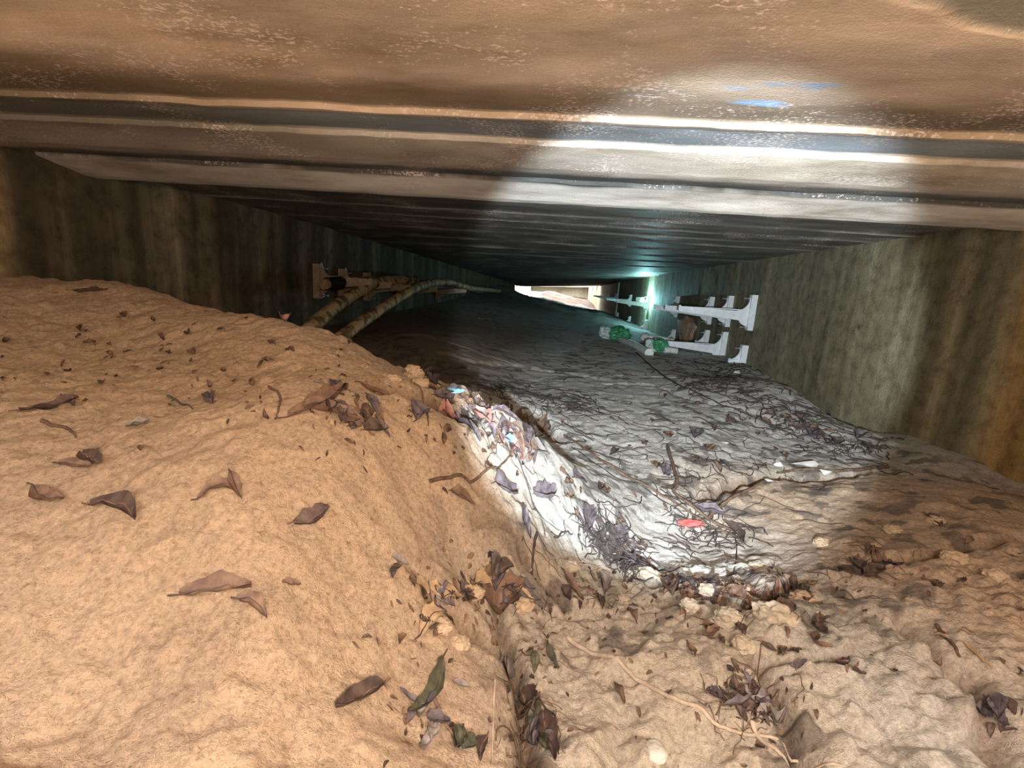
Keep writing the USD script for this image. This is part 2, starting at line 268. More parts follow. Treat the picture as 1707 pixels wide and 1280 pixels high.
# colours of the deposits (dry sand, grey silt, brown mud), by place
mot = n3(6, 6, 21, 4)[..., None]; mot2 = n3(22, 22, 23, 4)[..., None]
c_sand = np.array([.56, .425, .31]) * (1 - .55 * np.clip(mot - .52, 0, 1)); c_silt = np.array([.56, .55, .52]) * (1 - .7 * np.clip(mot - .5, 0, 1))
brown = np.array([.46, .305, .19])
C = c_silt * (1 - sand[..., None]) + c_sand * sand[..., None]
wr = np.clip((PX - .32 - .25 * (1.2 - PY)) / .35, 0, 1) * np.clip((1.75 - PY) / .3, 0, 1); C = C * (1 - .75 * wr[..., None]) + brown * .75 * wr[..., None]
fg = np.clip((1.0 - PY) / .2, 0, 1) * (1 - sand) * np.clip((.5 - PX) / .2, 0, 1); C = C * (1 - .55 * fg[..., None]) + np.array([.52, .42, .31]) * .55 * fg[..., None]
bv = np.clip((-.25 - PX + .05 * PY) / .4, 0, 1) * np.clip((PY - 1.2) / .3, 0, 1) * np.clip((7 - PY) / 2, 0, 1) * (1 - sand); C = C * (1 - .8 * bv[..., None]) + np.array([.20, .125, .07]) * .8 * bv[..., None]
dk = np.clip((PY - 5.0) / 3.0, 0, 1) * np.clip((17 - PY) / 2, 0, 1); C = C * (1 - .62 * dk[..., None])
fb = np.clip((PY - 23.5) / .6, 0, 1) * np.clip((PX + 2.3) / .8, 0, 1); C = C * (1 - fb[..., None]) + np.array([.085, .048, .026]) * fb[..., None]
C = C * (1 - .85 * gully[..., None]) + np.array([.17, .10, .055]) * .85 * gully[..., None]
blot = np.clip((mot2 - .57) / .05, 0, 1) * np.clip((mot - .40) / .1, 0, 1) * (1 - .8 * sand[..., None]); C = C * (1 - .7 * blot) + np.array([.09, .075, .07]) * .7 * blot
def patch(ix, iy, keep, skirt=False):
    gxx, gyy = gx[ix], gy[iy]; z = Z[np.ix_(ix, iy)].copy(); nx, ny = len(ix), len(iy)
    if skirt: z[:, 0] -= .08
    v = np.stack([np.repeat(gxx, ny), np.tile(gyy, nx), z.ravel()], 1); c = C[np.ix_(ix, iy)].reshape(-1, 3)
    i, j = np.meshgrid(np.arange(nx - 1), np.arange(ny - 1), indexing='ij'); k = keep[np.ix_(ix, iy)][:-1, :-1].ravel()
    q = np.stack([i * ny + j, (i + 1) * ny + j, (i + 1) * ny + j + 1, i * ny + j + 1], -1).reshape(-1, 4)[k]
    return v, q, c
def ground_obj(name, pieces, m):
    vs, qs, cs, o = [], [], [], 0
    for v, q, c in pieces:
        u, inv = np.unique(q, return_inverse=True); vs.append(v[u]); cs.append(c[u]); qs.append(inv.reshape(q.shape) + o); o += len(u)
    return obj(name, (np.vstack(vs), np.vstack(qs)), m, None, True, np.vstack(cs))
i_all = np.arange(len(gx)); main = np.nonzero(gx >= XL - .0065)[0]; j_near = np.nonzero(gy <= 3.025)[0]; j_far = np.nonzero(gy >= gy[j_near[-1]])[0]
i_far = np.concatenate([np.nonzero(gx < XL - .0065)[0], main[::3], main[-1:]])
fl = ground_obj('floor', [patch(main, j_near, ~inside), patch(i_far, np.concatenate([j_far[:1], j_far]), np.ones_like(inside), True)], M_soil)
tag(fl, 'grey silt and mud covering the culvert floor, cut by brown gullies', None, None, 'structure')
sb = ground_obj('sand_bank', [patch(main, j_near, inside)], M_sand)
tag(sb, 'tan sand bank rising on the left in the foreground, strewn with dry leaves', 'sand', None, 'stuff')

# ------------------------------------------------------------------ ceiling
def sag(X, Y):
    L = .32 * np.clip((Y - 3) / 13, 0, 1.15); R = .16 * np.clip((Y - 8) / 20, 0, 1.1)
    t = np.clip((X - XL) / (XR - XL), -.2, 1); return L * (1 - t) + R * t
prof = [(-900, 0), (60, 0), (150, -.002), (168, -.004), (193, -.007), (196, .001), (203, .002), (207, -.006), (236, -.007), (238.5, .000), (245, .003), (284, .022), (290, .020), (300, .002), (302.5, .010), (307, .013), (338, .042), (342, .042)]
pu = []
for y, dz in prof:
    if y < 0: pu.append((-2.0, 0.0)); continue
    r = ray(950, y); pu.append((r[1] * (ZC - dz) / r[2], dz))
e = pu[-1][0]; pu += [(e + .14, .006), (e + .17, .004)]
beads = [e + .19]
for y in (358, 372, 383, 392, 404, 415, 424, 433, 441, 448, 454, 459.5, 464): r = ray(950, y); beads.append(r[1] * ZC / r[2])
pu = np.array(pu)
def ceil_drop(X, Y):
    u = Y - .046 * (X - .0)
    d = np.interp(u, pu[:, 0], pu[:, 1])
    for k, b in enumerate(beads):
        w = .010 + .006 * b; d = d + (.003 + .0016 * b ** .7) * np.exp(-((u - b) / w) ** 2) * (.6 + .8 * meshkit.noise(np.stack([X * 4 + k * 9, X * 0, X * 0 + k], -1), k))
    return d
cyy = np.concatenate([np.arange(-.30, .4, .03), rows(.42, 24.0, lambda y: .0045 if y < 2.4 else min(.0035 * y, .03))]); cxx = np.arange(XL - .12, XR + .12, .018)
CXg, CYg = np.meshgrid(cxx, cyy, indexing='ij')
spallP = Polygon([tuple((ray(*q) * ZC / ray(*q)[2])[:2]) for q in [(1480, -60), (1500, 0), (1560, 14), (1610, 40), (1650, 56), (1720, 64), (1900, 60), (1900, -60)]])
cn = meshkit.fbm(np.stack([CXg * 9, CYg * 14, CXg * 0], -1), 4, 31)
sp = shapely.contains_xy(spallP.buffer(0), CXg + .012 * (cn - .5), CYg + .02 * (cn - .5)).astype(float)
CZ = ZC - ceil_drop(CXg, CYg) - sag(CXg, CYg) - (cn - .5) * .006 + sp * .006
st = meshkit.fbm(np.stack([CXg * 1.6, CYg * 5, CXg * 0 + 4], -1), 4, 33)[..., None]
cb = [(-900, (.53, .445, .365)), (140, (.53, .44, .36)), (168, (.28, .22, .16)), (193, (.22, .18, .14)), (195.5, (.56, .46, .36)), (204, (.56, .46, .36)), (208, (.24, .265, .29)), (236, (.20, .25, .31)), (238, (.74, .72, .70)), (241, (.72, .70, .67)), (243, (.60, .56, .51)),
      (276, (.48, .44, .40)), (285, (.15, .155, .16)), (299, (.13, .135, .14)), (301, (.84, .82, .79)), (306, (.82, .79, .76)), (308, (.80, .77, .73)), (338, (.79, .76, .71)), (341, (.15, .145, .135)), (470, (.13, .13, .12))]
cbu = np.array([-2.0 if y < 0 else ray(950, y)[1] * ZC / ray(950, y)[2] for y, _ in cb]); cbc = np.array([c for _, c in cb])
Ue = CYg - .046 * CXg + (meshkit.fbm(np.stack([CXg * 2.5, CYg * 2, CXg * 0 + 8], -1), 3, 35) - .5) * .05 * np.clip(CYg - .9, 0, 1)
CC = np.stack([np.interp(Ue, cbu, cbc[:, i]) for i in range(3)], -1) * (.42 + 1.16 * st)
Uc = CYg - .046 * CXg
for k, b in enumerate(beads):                                # pale lines along the formwork joints, painted in instead of shading on the ridges
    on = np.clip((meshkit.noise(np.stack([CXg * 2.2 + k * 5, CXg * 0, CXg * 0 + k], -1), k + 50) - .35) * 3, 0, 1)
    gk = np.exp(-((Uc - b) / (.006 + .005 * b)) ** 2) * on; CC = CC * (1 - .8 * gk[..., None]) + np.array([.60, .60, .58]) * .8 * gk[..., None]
blu = np.clip((meshkit.fbm(np.stack([CXg * 7, CYg * 16, CXg * 0 + 2], -1), 3, 61) - .60) * 12, 0, 1) * (np.abs(Uc - .90) < .07) * (CXg > .05) * (CXg < .45)
CC = CC * (1 - blu[..., None]) + np.array([.22, .36, .58]) * blu[..., None]
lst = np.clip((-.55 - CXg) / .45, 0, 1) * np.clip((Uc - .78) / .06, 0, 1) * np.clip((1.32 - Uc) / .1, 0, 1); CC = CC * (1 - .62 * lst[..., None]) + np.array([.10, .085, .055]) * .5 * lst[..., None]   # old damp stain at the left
CC = np.where(sp[..., None] > .5, np.array([.24, .23, .20]), CC)
def grid_faces(nx, ny):
    i, j = np.meshgrid(np.arange(nx - 1), np.arange(ny - 1), indexing='ij')
    return np.stack([i * ny + j, i * ny + j + 1, (i + 1) * ny + j + 1, (i + 1) * ny + j], -1).reshape(-1, 4)
nx, ny = CXg.shape
vb = np.stack([CXg, CYg, CZ], -1).reshape(-1, 3); fb_ = grid_faces(nx, ny)
top = vb[[0, (nx - 1) * ny, nx * ny - 1, ny - 1]] * [1, 1, 0] + [0, 0, .62]
ring = np.concatenate([np.arange(nx) * ny, (nx - 1) * ny + np.arange(1, ny), (np.arange(nx - 2, -1, -1)) * ny + ny - 1, np.arange(ny - 2, 0, -1)])
rim = vb[ring] * [1, 1, 0] + [0, 0, .62]; o = len(vb); k = len(ring); a = np.arange(k); b = (a + 1) % k
side = np.stack([ring[a], ring[b], o + b, o + a], 1); centre = np.array([[0, 10, .62]])
tri = np.stack([o + a, o + b, np.full(k, o + k), np.full(k, o + k)], 1)
ceil = UsdGeom.Xform.Define(stage, path_for('ceiling')).GetPrim(); tag(ceil, 'low stained concrete ceiling with cross ridges and pale lines along them', None, None, 'structure')
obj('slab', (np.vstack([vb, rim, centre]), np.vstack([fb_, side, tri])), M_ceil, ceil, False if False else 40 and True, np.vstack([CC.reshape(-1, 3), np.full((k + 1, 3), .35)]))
def cz(x, y): return float(ZC - ceil_drop(np.array([x]), np.array([y]))[0] - sag(np.array([x]), np.array([y]))[0])
# roof beams of the far chamber, with openings to the daylight between them
for y0, y1 in ((27.2, 28.0), (31.5, 32.3), (39.6, 41.0)):
    w = [(XF, y0), (XR, y0), (XR, y1), (XF, y1)]; zz = [ZC - float(sag(np.array([x]), np.array([y]))[0]) for x, y in w]
    v = [(x, y, z) for (x, y), z in zip(w, zz)] + [(x, y, .62) for x, y in w]
    obj('roof_beam', trimesh.convex.convex_hull(np.array(v)), M_end, ceil)
obj('chamber_roof', box(XF, XL - .12, 15.6, 24.0, .05, .62), M_end, ceil)

# ------------------------------------------------------------------ walls
def wall_grid(x, y0, y1, z0, z1, out, mname, name, label, seed):
    ys = rows(y0, y1, lambda y: .02 if y < 3 else min(.006 * abs(y), .1)); zs = np.linspace(z0, z1, 60)
    Yg, Zg = np.meshgrid(ys, zs, indexing='ij'); nz = meshkit.fbm(np.stack([Yg * 7, Zg * 5, Yg * 0], -1), 4, seed) - .5
    Xg = x + np.sign(out) * -.012 * nz
    v = np.stack([Xg, Yg, Zg], -1).reshape(-1, 3); f = grid_faces(len(ys), len(zs))
    if out < 0: f = f[:, ::-1]
    w = UsdGeom.Xform.Define(stage, path_for(name)).GetPrim(); tag(w, label, None, None, 'structure')
    wob = Yg + .10 * (meshkit.fbm(np.stack([Yg * 1.5, Zg * 3, Yg * 0 + seed], -1), 3, seed) - .5)
    def zone(a, b, soft=.03): return (np.clip((wob - a) / soft, 0, 1) * np.clip((b - wob) / soft, 0, 1))[..., None]
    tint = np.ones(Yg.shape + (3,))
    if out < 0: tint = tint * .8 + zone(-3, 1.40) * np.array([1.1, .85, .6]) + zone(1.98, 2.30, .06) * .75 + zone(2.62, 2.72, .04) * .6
    else: tint = tint * (1 - zone(-3, 1.86, .12)) + np.array([1.35, 1.0, .62]) * zone(-3, 1.86, .12) + zone(2.0, 2.12, .05) * .35 + zone(2.32, 2.38, .03) * .2 + zone(2.6, 2.66, .03) * .2  # near stretch: warm lamp light painted in as an orange tint
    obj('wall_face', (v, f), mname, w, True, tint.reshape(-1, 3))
    a, b = sorted((x + out * .012, x + out * .25)); obj('wall_core', box(a, b, y0, y1, z0, z1), M_core, w)
    return w
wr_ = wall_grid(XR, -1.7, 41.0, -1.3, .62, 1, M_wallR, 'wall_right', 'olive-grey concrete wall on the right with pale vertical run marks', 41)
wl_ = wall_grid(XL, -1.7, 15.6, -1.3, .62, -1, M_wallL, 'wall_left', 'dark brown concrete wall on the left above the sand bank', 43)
obj('chamber_wall', cat_([box(XF - .2, XF, 15.4, 41, -1.3, .62), box(XF, XL - .25, 15.4, 15.6, -1.3, .62)]), M_end, wl_)
we = obj('wall_end', box(XF - .2, XR + .25, 41.0, 41.2, -1.6, .62), M_end); tag(we, 'far sunlit end wall of the culvert', None, None, 'structure')
wb = obj('wall_back', box(XL - .25, XR + .25, -1.9, -1.7, -1.3, .62), M_core); tag(wb, 'concrete wall of the entry shaft behind the viewer', None, None, 'structure')
bc = box(XL, XR, -1.7, -.85, .33, .62); obj('shaft_roof', bc, M_end, ceil)
# rust run on the right wall, under the first arms
rb = blob(.055, .58, .18, 6, .30, 2.5, 4); rv = rb.vertices.copy(); rv[:, 1] *= .42 + .58 * np.clip(rv[:, 2] / .34 + .5, 0, 1); rc = ray(1144, 552); rb.vertices = rv + rc * XR / rc[0]
tag(obj('rust_stain', rb, M_rust, wr_, True), 'orange-brown rust crust running down the wall')

# ------------------------------------------------------------------ cable brackets
def bracket_profile(arm, h, flat=.0):
    """side view: x away from the wall, z up from the foot of the plate"""
    pts = [(0, 0), (.046, 0), (.046, .03)]
    for t in np.linspace(0, 1, 7): pts.append((.046 + .07 * math.sin(t * math.pi / 2) ** 1.6, .03 + .045 * (1 - math.cos(t * math.pi / 2))))
    pts += [(arm, .118), (arm + .004, .128), (arm + .004, .166), (arm - .012, .166), (arm - .014, .157)]
    for t in np.linspace(0, 1, 8): pts.append((.055 + .11 * (1 - math.sin(t * math.pi / 2)), .150 + .10 * (1 - math.cos(t * math.pi / 2))))
    pts += [(.05, h), (0, h)]
    return Polygon(pts).buffer(0)
def make_bracket(label, group, loc, m, side=1, arm=.60, h=.285):
    t = thing('cable_bracket', label, 'bracket', loc, group)
    def place(mesh):                                      # profile (x, z, depth) -> world, arm pointing away from the wall
        v = mesh.vertices; w = np.stack([-side * v[:, 0], v[:, 2], v[:, 1]], 1)
        q = trimesh.Trimesh(w, mesh.faces, process=False); q.fix_normals(); return q
    P = bracket_profile(arm, h); plate = P.intersection(shapely.box(0, 0, .052, h)); web = P.difference(shapely.box(-1, -1, .052, 1))
    pl = trimesh.creation.extrude_polygon(plate, .060, engine='earcut'); pl.apply_translation([0, 0, -.03]); obj('wall_plate', place(pl), m, t)
    wb_ = trimesh.creation.extrude_polygon(web, .022, engine='earcut'); wb_.apply_translation([0, 0, -.011])
    fl_ = Polygon([(.06, .158), (arm, .150), (arm, .158), (.06, .166)]); fm = trimesh.creation.extrude_polygon(fl_, .046, engine='earcut'); fm.apply_translation([0, 0, -.023])
    obj('arm', place(cat_([wb_, fm])), m, t)
    for z in (.022, h - .03):
        hx = trimesh.creation.cylinder(.013, .016, sections=6); hx.apply_transform(trimesh.transformations.rotation_matrix(math.pi / 2, [0, 1, 0])); hx.apply_translation([-side * .058, 0, z])
        sh = trimesh.creation.cylinder(.006, .05, sections=8); sh.apply_transform(trimesh.transformations.rotation_matrix(math.pi / 2, [0, 1, 0])); sh.apply_translation([-side * .075, 0, z])
        obj('bolt', cat_([hx, sh]), M_bolt, t)
    return t
gr = 'white cable brackets on the right wall'
def foot(px, py): r = ray(px, py); return r * XR / r[0]
xr = XR + .004
up = [(4.05, -.243, 'nearest upper white bracket on the right wall, long tapered arm in front'), (4.61, -.258, 'second upper white bracket from the viewer on the right wall'),
      (5.19, -.278, 'third upper white bracket from the viewer on the right wall'), (6.77, -.300, 'fourth upper white bracket, just past the rust stain on the right wall'),
      (9.2, -.330, 'white bracket blazing in lamp light on the right wall'), (11.8, -.345, 'small far white bracket just past the glowing lamp'),
      (15.4, -.36, 'tiny far white bracket beside the white riser pipe'), (18.2, -.37, 'farthest tiny bracket on the dark stretch of the right wall')]
b0 = make_bracket(up[0][2], gr, (xr, up[0][0], up[0][1]), M_white)
for y, z, l in up[1:3] + up[4:]: copy_of(b0, (xr, y, z), l)
b1 = make_bracket(up[3][2], gr, (xr, up[3][0], up[3][1]), M_white, 1, .135)          # broken off short
low = [(1240, 612, 'nearest lower white bracket, half buried by the silt at the right wall'), (1206, 598, 'second lower white bracket from the viewer with its arm on the silt'),
       (1177, 590, 'third lower white bracket, short upright above the silt'), (1122, 580, 'lower bracket beside the rust stain and green bag'),
       (1078, 556, 'lower bracket under the glowing lamp'), (1050, 545, 'small lower bracket beyond the glowing lamp'), (1030, 536, 'tiny lower bracket at the foot of the white riser pipe')]
for x, y, l in low: p = foot(x, y); copy_of(b0 if x in (1206, 1122) else b1, (xr, p[1], p[2] - (.10 if x == 1240 else .03)), l, 'lower row of brackets at the silt line')
lb = [(3.23, -.19, 'nearest cream bracket on the left wall behind the yellow pipes'), (3.6, -.21, 'second cream bracket on the left wall, upright above the pink pipe'), (4.05, -.225, 'third cream bracket on the left wall under the bent pipe'),
      (4.9, -.25, 'fourth bracket on the left wall with its arm under the second pipe'), (6.35, -.27, 'farthest bluish bracket on the left wall below the thin pipes')]
c0 = make_bracket(lb[0][2], 'brackets on the left wall', (XL - .004, lb[0][0], lb[0][1]), M_rustwhite, -1, .42, .24)
for y, z, l in lb[1:]: copy_of(c0, (XL - .004, y, z), l)

# ------------------------------------------------------------------ pipes
def pipe(name, label, cat, pts, r, m, extra=()):
    s = spline(pts, 12); t = thing(name, label, cat, s[0]); obj('pipe_body', tube(s - s[0], r, 16), m, t, 40)
    for i, w, rr, mm, nm in extra:
        k0 = max(1, min(len(s) - 2, int(i * (len(s) - 1)))); d = s[k0 + 1] - s[k0 - 1]; d /= np.linalg.norm(d)
        obj(nm, tube(np.array([s[k0] - d * w / 2, s[k0] - d * w / 6, s[k0] + d * w / 6, s[k0] + d * w / 2]) - s[0], rr, 16), mm, t, 40)
    return t
pipe('duct_pipe', 'thick muddy yellow pipe bending down from left wall into the sand', 'pipe', [on_y(440, 640, 1.75), on_y(520, 545, 2.35), on_y(575, 500, 2.95), on_y(622, 473, 3.55), on_y(655, 467.5, 4.0), on_y(692, 467, 4.6)], .041, M_pipe, ((.52, .045, .045, M_pipe, 'coupling'),))
pipe('duct_pipe', 'second muddy yellow pipe bending down right of the first', 'pipe', [on_y(500, 620, 1.95), on_y(572, 560, 2.45), on_y(625, 522, 3.0), on_y(680, 487, 3.7), on_y(715, 473, 4.4), on_y(752, 471, 5.3), on_y(785, 480, 6.6), on_y(832, 485, 9.5)], .036, M_pipe, ((.45, .045, .040, M_pipe, 'coupling'),))
pipe('duct_pipe', 'dusty pink straight pipe with black sleeve on the left brackets', 'pipe', [on_y(540, 474, 3.02), on_y(577, 470, 3.3), on_y(615, 468, 3.75), on_y(650, 467, 4.3)], .036, M_pinkpipe, ((.17, .20, .043, M_black, 'black_sleeve'),))
pipe('duct_pipe', 'thin grey-green pipe running on under the second pipe', 'pipe', [on_y(700, 481, 4.6), on_y(735, 477, 5.6), on_y(770, 481, 7.0), on_y(805, 487, 9.0)], .026, M_cable)
pipe('riser_pipe', 'thin white upright pipe with a foot on far right wall', 'pipe', [np.array([1.45, 14.7, cz(1.45, 14.7) - .03]), np.array([1.45, 14.7, -.2]), np.array([1.45, 14.7, -.74]), np.array([1.40, 14.7, -.79]), np.array([1.12, 14.6, -.80])], .022, M_white, ((.28, .05, .03, M_white, 'clamp'),))

# ------------------------------------------------------------------ the lamp on the far bracket
lp = np.array([1.37, 9.2, -.118])
t = thing('work_lamp', 'cyan-white lamp glowing on a bracket far along the right wall', 'lamp', lp)
hs = trimesh.creation.cylinder(.035, .09, sections=20); hs.apply_transform(trimesh.transformations.rotation_matrix(math.pi / 2, [0, 1, 0])); hs.apply_translation([-.075, 0, 0]); obj('housing', hs, M_housing, t, 40)
ln = trimesh.creation.icosphere(3, .033); obj('lens', ln, M_lamp, t, True)

# ------------------------------------------------------------------ litter in the middle distance
def rest(px, py, up=0.0): p = hit(px, py); return p + [0, 0, up]
def bag(px, py, rx, ry, rz, label, seed, knot=True):
    p = rest(px, py, rz * .55); t = thing('plastic_bag', label, 'bag', p)
    b = blob(rx, ry, rz, seed, .38, 3.0, 4); obj('bag_body', b, M_green, t, True)
    w = blob(rx * .75, ry * .8, rz * .8, seed + 3, .45, 3.2, 4); w.apply_translation([-rx * .8, ry * .2, rz * .05]); obj('white_film', w, M_bagw, t, True)
    kn = blob(rx * .25, ry * .25, rz * .35, seed + 5, .5, 4, 3); kn.apply_translation([-rx * 1.35, 0, rz * .5]); obj('knot', kn, M_bagw, t, True)
bag(1030, 566, .13, .12, .09, 'white and green plastic bag lying on silt, farther from the viewer', 3)
bag(1099, 586, .085, .08, .075, 'crumpled green plastic bag beside the lower brackets, nearer one', 8)
def stickpipe(name, label, cat, a, b, r, m, lift=.02, knob=None):
    p, q = rest(*a, lift), rest(*b, lift); t = thing(name, label, cat, p); pts = spline([p - p, (q - p) / 2 + [0, 0, .01], q - p], 5)
    obj('tube_body', tube(pts, r, 12), m, t, 40)
    c = tube(np.array([pts[-1], pts[-1] + (pts[-1] - pts[-2]) * .15]), r * 1.25, 12); obj('end_cap', c, m, t, 40)
    if knob: k = blob(knob, knob, knob, 4, .35, 3, 3); obj('knob', k, m, t, True)
stickpipe('plastic_tube', 'pale plastic tube lying on the silt between the two green bags', 'tube', (1036, 570), (1081, 592), .032, M_pale)
stickpipe('plastic_tube', 'pale tube with a knobbly white end beside the right wall', 'tube', (1074, 568), (1121, 574), .026, M_pale, .04, .05)
stickpipe('plastic_bottle', 'short pale bottle lying beside the nearer green bag', 'bottle', (1106, 588), (1126, 589), .028, M_pale)
def shard(px, py, s, m, label, seed, name='plastic_scrap', cat='scrap', asp=(1, .5, .12)):
    p = rest(px, py, s * asp[2] * .6); o = blob(s * asp[0], s * asp[1], s * asp[2], seed, .8, 2.6, 3); T = UsdGeom
    m_ = usdkit.mesh(stage, path_for(name), o, m, smooth=35); UsdGeom.Xformable(m_).AddTranslateOp().Set(Gf.Vec3d(*p)); UsdGeom.Xformable(m_).AddRotateZOp().Set(seed * 53 % 180)
    return tag(m_.GetPrim(), label, cat)
shard(1152, 876, .032, M_red, 'bright red plastic scrap on the torch-lit silt', 7, asp=(1.0, .3, .3))
shard(846, 733, .020, M_blue, 'light blue plastic scrap in the leaf drift', 11, asp=(.6, 1, .4))
shard(752, 655, .020, M_blue, 'blue-grey plastic strip at the top of the leaf drift', 4, asp=(1.4, .5, .3))
shard(1487, 742, .028, M_bagw, 'white paper scrap at the foot of the right wall', 5, 'paper_scrap', asp=(1, .7, .3))
for x, y, s, l in [(1295, 776, .020, 'pointed pale stone at the brown gully'), (1345, 779, .032, 'long pale stone beside the brown gully'), (1378, 790, .018, 'small pale stone at right end of the gully'), (1283, 803, .012, 'little white stone below the gully'),
                   (1077, 928, .012, 'white triangular stone by the dark root tangle'), (1208, 738, .009, 'tiny white pebble on the torch-lit silt'), (1093, 1258, .019, 'round grey stone at the bottom edge'), (1225, 622, .035, 'pale flat stone beneath the lower bracket'), (690, 627, .022, 'rounded sandy lump on the crest of the sand bank')]:
    p = hit(x, y); q = trimesh.convex.convex_hull(np.random.default_rng(int(x)).normal(0, 1, (16, 3)) * [s * .62, s * .46, s * .34]); m_ = usdkit.mesh(stage, path_for('stone'), blob(s, s * .8, s * .8, 5, .45, 2.6, 4) if x == 690 else blob(s * .8, s * .75, s * .5, 9, .2, 1.5, 4) if x == 1093 else q, M_clod if x == 690 else M_stone, smooth=25)
    UsdGeom.Xformable(m_).AddTranslateOp().Set(Gf.Vec3d(*(p + [0, 0, s * .25]))); tag(m_.GetPrim(), l, 'stone')
# soil clods of the foreground
CL = [(700, 640, .018), (655, 632, .014), (1235, 985, .022), (1290, 1030, .030), (1215, 1035, .020), (1180, 985, .016), (1080, 960, .022), (1000, 960, .018), (950, 945, .015), (1340, 1000, .02), (1150, 1010, .014), (870, 1010, .016), (790, 990, .014), (735, 1045, .013), (765, 1075, .012),
      (1240, 1075, .016), (1590, 930, .020), (1660, 960, .018), (1370, 905, .016), (1490, 885, .018), (1560, 870, .016), (1260, 945, .014), (1040, 1000, .012)]
ORD = 'first second third fourth fifth sixth seventh eighth ninth tenth eleventh twelfth thirteenth fourteenth fifteenth sixteenth seventeenth eighteenth nineteenth twentieth twenty-first twenty-second twenty-third twenty-fourth twenty-fifth'.split() + [f'{a}-{b}' for a in ('twenty', 'thirty') for b in 'first second third fourth fifth sixth seventh eighth ninth'.split()][5:]
for n, (x, y, s) in enumerate(sorted(CL)):
    p = hit(x, y); q = blob(s * 1.2, s, s * .8, n + 40, .38, 2.4, 4); m_ = usdkit.mesh(stage, path_for('soil_clod'), q, M_clod if (x < 900 or x > 1300) else M_clodg, smooth=40)
    UsdGeom.Xformable(m_).AddTranslateOp().Set(Gf.Vec3d(*(p - [0, 0, s * .10])))
    tag(m_.GetPrim(), f'rounded lump of soil, {ORD[n]} of the soil lumps counted from the left', 'clod', 'soil lumps')
# ------------------------------------------------------------------ sticks and roots
def drape(pix, lift, n=10, wig=0.0, seed=0):
    p = spline([hit(*q) for q in pix], n); p[:, 2] = zfn(p[:, :2])
    if len(p) > 6: p[:, 2] = .5 * p[:, 2] + .5 * np.convolve(np.pad(p[:, 2], 2, mode='edge'), np.ones(5) / 5, 'valid')
    if wig: r_ = np.random.default_rng(seed); p[:, :2] += r_.normal(0, wig, (len(p), 2))
    p[:, 2] += lift; return p
ST = [([(945, 1068), (1050, 1130), (1130, 1175), (1230, 1225), (1330, 1270)], .0035, M_twigl, 'long straight bleached stick slanting across the foreground', 'stick'),
      ([(940, 726), (1010, 774), (1090, 820), (1130, 842), (1200, 885), (1243, 906)], .004, M_twig, 'long thin brown root slanting down the torch-lit silt', 'root'),
      ([(925, 735), (1010, 785), (1075, 815), (1140, 860)], .0022, M_root, 'fine dark root beside the long brown root', 'root'),
      ([(1112, 745), (1128, 800), (1126, 826), (1180, 868), (1228, 890)], .006, M_twig, 'thick dark forked root crossing the silt near red scrap', 'root'),
      ([(1180, 868), (1215, 835), (1260, 812), (1300, 796)], .0055, M_twig, 'side branch of root reaching up into the brown gully', 'root'),
      ([(716, 806), (760, 800), (800, 797), (835, 776), (852, 764)], .0035, M_twig, 'dark curved root on the sand beside the torch-lit patch', 'root'),
      ([(795, 688), (800, 697), (807, 708)], .0028, M_twigl, 'short pale splinter in the leaf drift', 'stick'),
      ([(1060, 588), (1110, 630), (1160, 655), (1240, 690), (1340, 735)], .005, M_root, 'long dark root running from the green bags towards the right wall', 'root'),
      ([(449, 646), (467, 663), (465, 685), (459, 703)], .0020, M_twig, 'thin curved brown stem on the sand bank', 'stem'),
      ([(280, 662), (300, 674), (321, 686)], .0022, LEAF['green'], 'straight dark twig on the middle of the sand bank', 'twig'),
      ([(70, 704), (95, 712), (114, 718), (128, 732)], .0028, M_twig, 'crooked brown twig below the big left leaf', 'twig'),
      ([(690, 640), (705, 672), (713, 695), (714, 712)], .0022, M_twig, 'thin stem standing in sand by the dark leaf pair', 'stem'),
      ([(825, 1135), (822, 1200), (820, 1278)], .0014, M_twigl, 'pale straw running down to the bottom edge', 'straw'),
      ([(720, 1160), (738, 1200), (768, 1250)], .0025, LEAF['brown'], 'brown stem on sand near the bottom left', 'stem'),
      ([(1560, 1045), (1585, 1075), (1600, 1098)], .003, M_twig, 'short dark twig on the brown mud at the right', 'twig'),
      ([(1608, 1072), (1632, 1096), (1652, 1116)], .003, LEAF['tan'], 'yellowish grass blade at right in the brown mud', 'blade'),
      ([(890, 1150), (905, 1175), (925, 1200), (930, 1260)], .0016, M_root, 'fine dark root hanging in the grey foreground furrow', 'root'),
      ([(1250, 1210), (1290, 1250), (1400, 1278)], .003, M_twigl, 'pale stick along the bottom edge at the right', 'stick'),
      ([(1000, 945), (960, 942), (890, 946), (860, 948)], .002, M_twigl, 'thin pale stick lying level above the foreground leaves', 'stick'),
      ([(895, 890), (888, 930), (893, 968)], .003, M_root, 'dark upright root in the shadowed notch of the bank', 'root'),
      ([(1220, 870), (1228, 920), (1222, 960)], .0016, M_root, 'fine root below the red scrap', 'root'),
      ([(1480, 780), (1400, 788), (1330, 786), (1295, 790)], .006, M_twig, 'thick brown root lying along the gully', 'root')]
for n, (pix, r, m, l, c) in enumerate(ST):
    p = drape(pix, r * .7, 10, r * .15, n); k = np.linspace(1.1, .55, len(p)); b = p[0].copy()
    kind = {'stick': 'stick', 'root': 'root', 'stem': 'stem', 'twig': 'twig', 'straw': 'straw', 'blade': 'grass_blade'}[c]
    g = tube(p - b, r * k, 7); m_ = usdkit.mesh(stage, path_for(kind), g, m, smooth=60); UsdGeom.Xformable(m_).AddTranslateOp().Set(Gf.Vec3d(*map(float, b))); tag(m_.GetPrim(), l, c)
